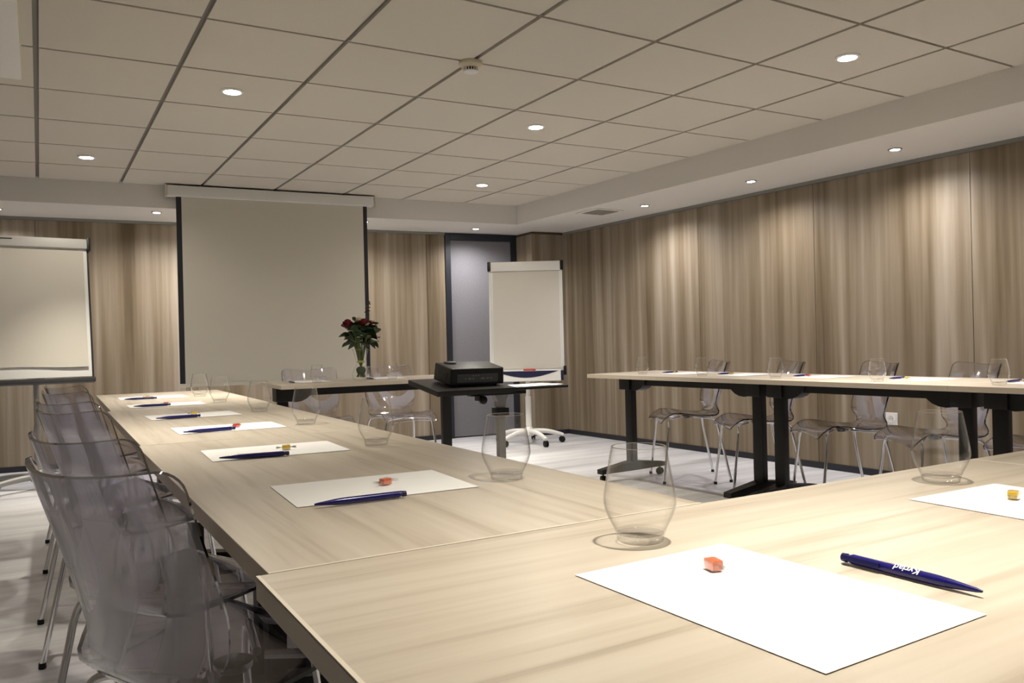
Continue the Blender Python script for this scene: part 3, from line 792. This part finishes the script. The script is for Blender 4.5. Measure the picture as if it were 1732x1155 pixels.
def rose(c, r_, mt):
    bm = B()
    for ring, (n_, rad, tilt, hgt) in enumerate(((3, 0.20, 8, 1.0), (4, 0.42, 22, 0.95), (5, 0.70, 42, 0.85), (6, 0.98, 66, 0.62))):
        for k in range(n_):
            a = 2*PI*k/n_+ring*0.6+rng.uniform(-.1, .1)
            m_ = Matrix.Translation(c) @ Matrix.Rotation(a, 4, 'Z')
            V = []
            for i in range(4):
                tt = i/3
                for j in range(5):
                    u = -1+2*j/4
                    ww = r_*(0.35+0.55*math.sin(tt*PI*0.75+0.3))*(0.55+0.25*ring)
                    rr = r_*rad*(0.25+0.75*tt**0.7)+r_*0.10*tt*tt*math.sin(R(tilt))-0.18*r_*u*u
                    V.append(bm.verts.new(m_ @ Vector((rr, ww*u*0.8, r_*(-0.7+hgt*1.35*tt*math.cos(R(tilt)*0.75))))))
            for i in range(3):
                for j in range(4):
                    bm.faces.new((V[i*5+j], V[i*5+j+1], V[(i+1)*5+j+1], V[(i+1)*5+j]))
    return obj('rose', bm, mt, t, 60)
def leaf(c, d_, size, mt='leaf'):
    d_ = d_.normalized(); sd = d_.cross(Vector((0.3*rng.uniform(-1, 1), 0.5, 1))).normalized(); nn = sd.cross(d_)
    bm = B(); L_ = []
    for i in range(6):
        tt = i/5; ww = size*0.46*math.sin(PI*min(1, tt*0.96+0.04))**0.8
        p = c+d_*size*tt-Vector((0, 0, size*0.25*tt*tt))
        L_.append([bm.verts.new(p-sd*ww+nn*ww*0.35), bm.verts.new(p), bm.verts.new(p+sd*ww+nn*ww*0.35)])
    for a, b_ in zip(L_, L_[1:]):
        bm.faces.new((a[0], a[1], b_[1], b_[0])); bm.faces.new((a[1], a[2], b_[2], b_[1]))
    return obj('leaf', bm, mt, t, 80)
# heads: (across, deep, height, radius, material)
heads = [(-0.078, -0.02, 0.375, 0.042, 'red_rose'), (0.032, -0.03, 0.378, 0.040, 'red_rose'), (0.072, 0.02, 0.366, 0.038, 'red_rose'), (-0.012, 0.03, 0.398, 0.030, 'cream_rose')]
for (a, b_, h, r_, mt) in heads:
    bm = B(); tube(bm, stem(h-0.02, (a, b_)), 0.0028, 6, 4); obj('stem', bm, 'stem', t, 60)
    rose(vr((a, b_, h)), r_, mt)
for k in range(20):
    a, b_ = rng.uniform(-.07, .07), rng.uniform(-.06, .06)
    bm = B(); tube(bm, stem(0.30, (a, b_)), 0.0030, 6, 4); obj('stem', bm, 'stem', t, 60)
for k in range(40):
    a, b_, h = rng.uniform(-.08, .07), rng.uniform(-.06, .03), rng.uniform(.275, .37)
    if k > 33: a, h = rng.uniform(.08, .12), rng.uniform(.33, .39)
    bm = B(); c_ = vr((a, b_, h))
    for m_i in range(5):
        an = 2*PI*m_i/5; p = c_+0.006*Vector((math.cos(an), math.sin(an), 0.2)); lathe(bm, [(0.001, -0.003), (0.0055, -0.001), (0.0055, 0.001), (0.001, 0.003)], 6, mat=Matrix.Translation(p))
    obj('filler_flower', bm, 'filler', t, 60)
for (a, b_, h, s_, dx, dz) in [(-0.07, -.02, .29, .075, -1, .15), (-0.06, -.01, .28, .07, -.9, .3), (-0.06, -.02, .235, .065, -1, -.1), (-0.045, .02, .245, .07, -1, 0), (-.03, -.03, .26, .08, -.6, .2), (0, -.04, .26, .08, .1, .4), (.02, -.04, .27, .085, .5, .5), (.04, -.03, .28, .085, .8, .4), (.06, -.02, .27, .07, 1, .1), (.07, 0, .25, .06, .8, -.5), (.05, .0, .245, .06, .9, -.6), (.06, .0, .31, .08, .9, .5), (-.02, -.05, .31, .07, -.2, .6), (.03, -.05, .32, .075, .2, .7), (-.04, .02, .39, .04, -.4, 1), (.10, 0, .36, .04, .9, .7), (.09, .02, .30, .07, .8, .8), (-.01, -.04, .235, .07, -.3, -.1), (.02, -.04, .23, .07, .4, -.2), (0, -.05, .285, .07, -.2, .5)]:
    leaf(vr((a, b_, h)), vr((dx, rng.uniform(-.5, .2), dz)), s_)
for k in range(60):
    a = rng.uniform(-.055, .085); h = rng.uniform(.235, .345)
    leaf(vr((a, rng.uniform(-.04, .04), h)), vr((a*10+rng.uniform(-.5, .5), rng.uniform(-.8, .6), rng.uniform(-.1, .9))), rng.uniform(.05, .08))
for k in range(10):
    an = 2*PI*k/10
    leaf(Vector((0.005*math.cos(an), 0.005*math.sin(an), 0.082)), Vector((math.cos(an)*0.22, math.sin(an)*0.22, -0.7)), 0.045, 'leaf')
bm = B(); lathe(bm, [(0.022, 0.106), (0.0255, 0.111), (0.0255, 0.118), (0.022, 0.123)], 20); obj('raffia_tie', bm, 'twine', t, 60)
sp = [vr((0.0, 0, 0.2)), vr((0.03, .02, 0.32)), vr((0.045, .02, 0.42)), vr((0.056, .02, 0.50))]
bm = B(); tube(bm, sp, 0.0015, 6, 5); obj('sprig', bm, 'sprig', t)
for k, (h, s_) in enumerate([(0.425, 1), (0.44, -1), (0.45, 1), (0.465, -1), (0.472, 1), (0.485, -1), (0.495, 1), (0.505, 0.2)]):
    c_ = vr((0.040+(h-0.40)*0.16, .02, h)); leaf(c_, vr((s_, 0, 0.6)), 0.024, 'sprig')

# ------------------------------------------------------------------ projector on its trolley
tp = Vector((2.31, 4.10, 0)); yaw_t = R(-1)
TILT = R(7)
t = thing('projector_trolley', 'black projector trolley with two shelves on one column between the tables', 'trolley', tp, yaw_t)
msh = Matrix.Translation((-0.236, -0.18, 0.688)) @ Matrix.Rotation(TILT, 4, 'X')      # tilting shelf, hinge at its near edge
bm = B(); box(bm, -0.24, 0.24, 0.0, 0.42, 0.0, 0.03, bev=0.005, mat=msh); obj('projector_shelf', bm, 'black_metal', t, 40)
bm = B(); box(bm, 0.025, 0.365, -0.17, 0.17, 0.700, 0.714, bev=0.004); obj('laptop_shelf', bm, 'black_metal', t, 40)
bm = B(); box(bm, -0.20, 0.16, -0.03, 0.03, 0.668, 0.687, bev=0.003); obj('cross_arm', bm, 'black_metal', t)
bm = B(); box(bm, 0.03, 0.16, -0.03, 0.03, 0.6871, 0.6995, bev=0.002); obj('shelf_packer', bm, 'black_metal', t)
bm = B()
pts = [(-0.045, 0.668), (0.045, 0.668), (0.026, 0.63), (0.026, 0.60), (-0.026, 0.60), (-0.026, 0.63)]
vv = prism(bm, pts, -0.024, 0.024); bmesh.ops.transform(bm, matrix=Matrix.Rotation(R(90), 4, 'X'), verts=vv)
obj('column_head', bm, 'grey_metal', t)
bm = B(); box(bm, -0.022, 0.022, -0.02, 0.02, 0.08, 0.60, bev=0.006); obj('column', bm, 'grey_metal', t, 40)
bm = B(); box(bm, -0.040, 0.040, -0.035, 0.035, 0.548, 0.593, bev=0.006); obj('clamp_collar', bm, 'black_plastic', t, 40)
bm = B(); lathe(bm, [(0.012, 0), (0.024, 0.006), (0.024, 0.024), (0.016, 0.03)], 16, mat=Matrix.Translation((-0.145, -0.05, 0.648)) @ Matrix.Rotation(R(90), 4, 'X')); obj('tilt_knob', bm, 'black_plastic', t, 40)
bm = B(); box(bm, -0.150, -0.140, -0.05, 0.03, 0.640, 0.668); obj('knob_bracket', bm, 'black_metal', t)
for k in range(4):
    a = R(45+90*k)
    bm = B(); tube(bm, [(0.015*math.cos(a), 0.015*math.sin(a), 0.10), (0.18*math.cos(a), 0.18*math.sin(a), 0.085), (0.32*math.cos(a), 0.32*math.sin(a), 0.065)], 0.018, 8)
    lg = obj('leg', bm, 'grey_metal', t, 50)
    bm = B(); caster(bm, 0.31*math.cos(a), 0.31*math.sin(a), a); obj('caster', bm, 'black_plastic', lg, 40)
mt_ = Matrix.Translation(tp) @ Matrix.Rotation(yaw_t, 4, 'Z')
t = thing('projector', 'black box-shaped projector with rear connector panel on the trolley', 'projector')
t.matrix_world = mt_ @ msh @ Matrix.Translation((0.045, 0.20, 0.0302)) @ Matrix.Rotation(R(-2), 4, 'Z')
bm = B()
V = [bm.verts.new(c_) for c_ in ((-.165, -.115, .010), (.165, -.115, .010), (.170, .125, .010), (-.170, .125, .010), (-.162, -.111, .104), (.162, -.111, .104), (.166, .115, .110), (-.166, .115, .110))]
for f in ((3, 2, 1, 0), (4, 5, 6, 7), (0, 1, 5, 4), (1, 2, 6, 5), (2, 3, 7, 6), (3, 0, 4, 7)): bm.faces.new([V[k] for k in f])
bmesh.ops.bevel(bm, geom=list(bm.edges), offset=0.008, segments=3, affect='EDGES', profile=0.6)
obj('body', bm, 'black_plastic', t, 40)
bm = B(); box(bm, -0.125, 0.125, -0.1158, -0.1125, 0.025, 0.072); obj('connector_panel', bm, 'dark_grey', t)
for k, (x, z, w_, h_) in enumerate([(-.03, .063, .006, .004), (-.012, .063, .006, .004), (.004, .063, .006, .004), (-.075, .046, .006, .006), (-.05, .046, .016, .006), (-.028, .046, .008, .006), (.03, .046, .022, .006), (.06, .046, .012, .006), (.082, .046, .010, .006)]):
    bm = B(); box(bm, x-w_/2, x+w_/2, -0.1166, -0.1159, z-h_/2, z+h_/2); obj('connector', bm, 'grey_print', t)
bm = B(); lathe(bm, [(0.035, 0.106), (0.037, 0.111), (0.034, 0.116), (0.02, 0.118)], 24, mat=Matrix.Translation((-0.09, 0.075, 0))); obj('focus_ring', bm, 'black_plastic', t, 40)
for k in range(9):
    bm = B(); box(bm, -0.1685, -0.162, -0.06+k*0.015, -0.052+k*0.015, 0.035, 0.075); obj('vent_slot', bm, 'dark_grey', t)
for sx, sy in ((-.12, -.09), (.12, -.09), (0, .09)):
    bm = B(); lathe(bm, [(0.010, 0.0005), (0.011, 0.006), (0.009, 0.0135)], 14, mat=Matrix.Translation((sx, sy, 0))); obj('rubber_foot', bm, 'dark_grey', t)
# sheets on the laptop shelf
for k in range(3):
    q = mt_ @ Vector((0.19+0.012*k, 0.0-0.01*k, 0.7142+0.0009*k))
    bm = B(); box(bm, -0.105, 0.105, -0.149, 0.149, 0.0, 0.0007)
    o = obj('loose_paper', bm, 'paper'); o.location = q; o.rotation_euler = (0, 0, yaw_t+R(80+9*k))
    tag(o, ['white paper sheet at the bottom of the pile on the trolley', 'white paper sheet in the middle of the pile on the trolley', 'white paper sheet on top of the pile on the trolley'][k], 'paper', 'papers on the trolley shelf')
# ------------------------------------------------------------------ flipcharts
def flipchart(name, label, base, rz, z0, z1, W, tilt, mt, arms, pole, floor_r):
    """board faces local -y"""
    t_ = thing('flipchart', label, 'flipchart', base, rz, 'flipcharts on wheeled stands')
    m_ = Matrix.Translation((0, -0.05, z0)) @ Matrix.Rotation(-tilt, 4, 'X')
    Hh = z1-z0
    def put(nm, bm, mats, par=t_, sm=None):
        o = obj(nm, bm, mats, par, sm)
        if par is t_: o.matrix_local = m_
        return o
    bm = B(); box(bm, -W/2, W/2, 0.0, 0.018, 0.0, Hh, bev=0.002); bd = put('board', bm, 'board')
    return t_, put, Hh, m_
# the one beside the projection screen
bl = at_z(20, 818, 0.0)
W = 0.69
bl = Vector((-0.02, 6.62, 0))
t, put, Hh, m_ = flipchart('f', 'black-edged flipchart with blank curling pad beside the projection screen', bl, R(5), 0.795, 1.80, W, R(9), 'dark_grey', 5, 0, 0)
for s in (-1, 1):
    bm = B(); box(bm, s*(W/2+0.006)-0.006, s*(W/2+0.006)+0.006, -0.004, 0.022, -0.02, Hh, bev=0.002); put('side_rail', bm, 'black_frame')
bm = B(); box(bm, -W/2-0.015, W/2+0.015, -0.055, 0.02, -0.045, -0.012, bev=0.006); put('pen_tray', bm, 'dark_grey', sm=40)
bm = B(); box(bm, -W/2-0.002, W/2+0.002, -0.03, 0.0, Hh-0.06, Hh+0.012, bev=0.010); put('clamp_bar', bm, 'alu', sm=40)
for s in (-1, 1):
    bm = B(); box(bm, s*(W/2+0.012)-0.012, s*(W/2+0.012)+0.012, -0.036, 0.024, Hh-0.075, Hh+0.020, bev=0.008); put('clamp_end', bm, 'black_plastic', sm=40)
bm = B(); box(bm, -W/2+0.12, -W/2+0.22, -0.034, -0.0305, Hh-0.012, Hh-0.006, bev=0.001); put('clamp_mark', bm, 'black_plastic')
# paper pad with a curled lower edge
bm = B(); nx_, nz_ = 12, 16; V = []
for j in range(nz_+1):
    z = Hh-0.05-(Hh-0.05-0.075)*j/nz_; row = []
    for i in range(nx_+1):
        u = i/nx_; cu = max(0, (j/nz_-0.6)/0.4)
        row.append(bm.verts.new(((u-.5)*(W-0.045), -0.004-0.010*cu*cu*(0.3+0.7*u)-0.001*math.sin(u*9)*cu, z+0.006*math.sin(u*5.5)*cu)))
    V.append(row)
for j in range(nz_):
    for i in range(nx_): bm.faces.new((V[j][i], V[j+1][i], V[j+1][i+1], V[j][i+1]))
put('paper_pad', bm, 'flip_paper', sm=60)
bm = B(); lathe(bm, [(0.022, 0.055), (0.022, 0.45), (0.018, 0.452), (0.018, 0.95)], 18, mat=Matrix.Translation((0.0, 0.06, 0))); obj('column', bm, 'grey_metal', t, 40)
bm = B(); box(bm, -0.05, 0.05, -0.032, 0.085, 0.76, 0.79, bev=0.006); obj('tilt_head', bm, 'black_plastic', t, 40)
bm = B(); lathe(bm, [(0.045, 0.06), (0.05, 0.075), (0.045, 0.12), (0.026, 0.14)], 20, mat=Matrix.Translation((0, 0.06, 0))); obj('hub', bm, 'grey_metal', t, 40)
for k in range(5):
    a = R(-78+72*k)
    bm = B(); tube(bm, [(0.03*math.cos(a), 0.06+0.03*math.sin(a), 0.095), (0.18*math.cos(a), 0.06+0.18*math.sin(a), 0.090), (0.33*math.cos(a), 0.06+0.33*math.sin(a), 0.072)], 0.024, 8, r_end=0.019)
    lg = obj('leg', bm, 'grey_metal', t, 50)
    bm = B(); caster(bm, 0.32*math.cos(a), 0.06+0.32*math.sin(a), a, 0.027); obj('caster', bm, 'black_plastic', lg, 40)
# the one in front of the dark-framed door
br_ = at_z(893, 749, 0.0)
br_ = Vector((3.965, 6.50, 0))
W = 0.665
t, put, Hh, m_ = flipchart('f', 'white-edged flipchart with navy tray beside the dark-framed door', br_, R(-33), 0.66, 1.735, W, R(7), 'white_metal', 5, 0, 0)
for s in (-1, 1):
    bm = B(); box(bm, s*(W/2+0.008)-0.008, s*(W/2+0.008)+0.008, -0.006, 0.024, 0.0, Hh, bev=0.003); put('side_rail', bm, 'white_metal')
    bm = B(); box(bm, s*(W/2+0.012)-0.016, s*(W/2+0.012)+0.016, -0.03, 0.026, Hh-0.085, Hh+0.004, bev=0.008); put('clamp_end', bm, 'black_plastic', sm=40)
bm = B(); box(bm, -W/2, W/2, -0.024, -0.0002, Hh-0.088, Hh, bev=0.004); put('clamp_bar', bm, 'white_metal', sm=40)
bm = B(); box(bm, -W/2+0.02, W/2-0.015, -0.006, -0.0008, 0.055, Hh-0.085); put('paper_pad', bm, 'flip_paper')
bm = B(); box(bm, -W/2-0.005, W/2-0.02, -0.06, 0.0, -0.065, 0.030, bev=0.006); tr = put('pen_tray', bm, 'white_metal', sm=40)
bm = B()
pts = [(-W/2+0.03, 0.028)]+[(-W/2+0.03+(W-0.07)*k/14, 0.028-0.062*math.sin(PI*k/14)) for k in range(1, 14)]+[(W/2-0.04, 0.028)]
vv = prism(bm, pts, 0.0605, 0.0625); bmesh.ops.transform(bm, matrix=Matrix.Rotation(R(90), 4, 'X'), verts=vv)
obj('tray_inset', bm, 'navy', tr)
bm = B(); box(bm, W/2-0.0195, W/2+0.006, -0.062, 0.0, -0.06, 0.03, bev=0.005); obj('tray_end', bm, 'navy', tr, 40)
bm = B(); box(bm, W/2+0.008, W/2+0.035, -0.03, 0.03, -0.01, 0.075, bev=0.008); put('side_arm_joint', bm, 'black_plastic', sm=40)
o = None
bm = B(); lathe(bm, [(0.028, 0.09), (0.028, 0.45), (0.022, 0.452), (0.022, 0.90)], 18, mat=Matrix.Translation((0.0, 0.06, 0))); obj('column', bm, 'white_metal', t, 40)
bm = B(); box(bm, -0.045, 0.045, -0.02, 0.085, 0.66, 0.72, bev=0.006); obj('tilt_head', bm, 'grey_metal', t, 40)
bm = B(); lathe(bm, [(0.040, 0.075), (0.055, 0.085), (0.050, 0.13), (0.030, 0.16)], 20, mat=Matrix.Translation((0, 0.06, 0))); obj('hub', bm, 'white_metal', t, 40)
for k in range(5):
    a = R(-60+72*k)
    bm = B(); tube(bm, [(0.03*math.cos(a), 0.06+0.03*math.sin(a), 0.12), (0.16*math.cos(a), 0.06+0.16*math.sin(a), 0.115), (0.27*math.cos(a), 0.06+0.27*math.sin(a), 0.09), (0.33*math.cos(a), 0.06+0.33*math.sin(a), 0.07)], 0.024, 8, r_end=0.018)
    lg = obj('leg', bm, 'white_metal', t, 50)
    bm = B(); caster(bm, 0.32*math.cos(a), 0.06+0.32*math.sin(a), a, 0.029); obj('caster', bm, 'black_plastic', lg, 40)
# red marker in the tray
m2 = Matrix.Translation(br_) @ Matrix.Rotation(R(-33), 4, 'Z') @ m_
q = m2 @ Vector((0.02, -0.042, 0.0405))
t = thing('marker', 'red marker lying in the white flipchart tray', 'marker', q, R(-33))
mx_ = Matrix.Rotation(R(90), 4, 'Y')
MAT['red_plastic'] = plain('red_plastic', (0.55, 0.04, 0.03), 0.4, noise=0.05)
bm = B(); lathe(bm, [(0.007, -0.055), (0.008, -0.05), (0.008, 0.02)], 14, mat=mx_); obj('barrel', bm, 'red_plastic', t, 40)
bm = B(); lathe(bm, [(0.0088, 0.0205), (0.0088, 0.055), (0.006, 0.06)], 14, mat=mx_); obj('cap', bm, 'red_plastic', t, 40)
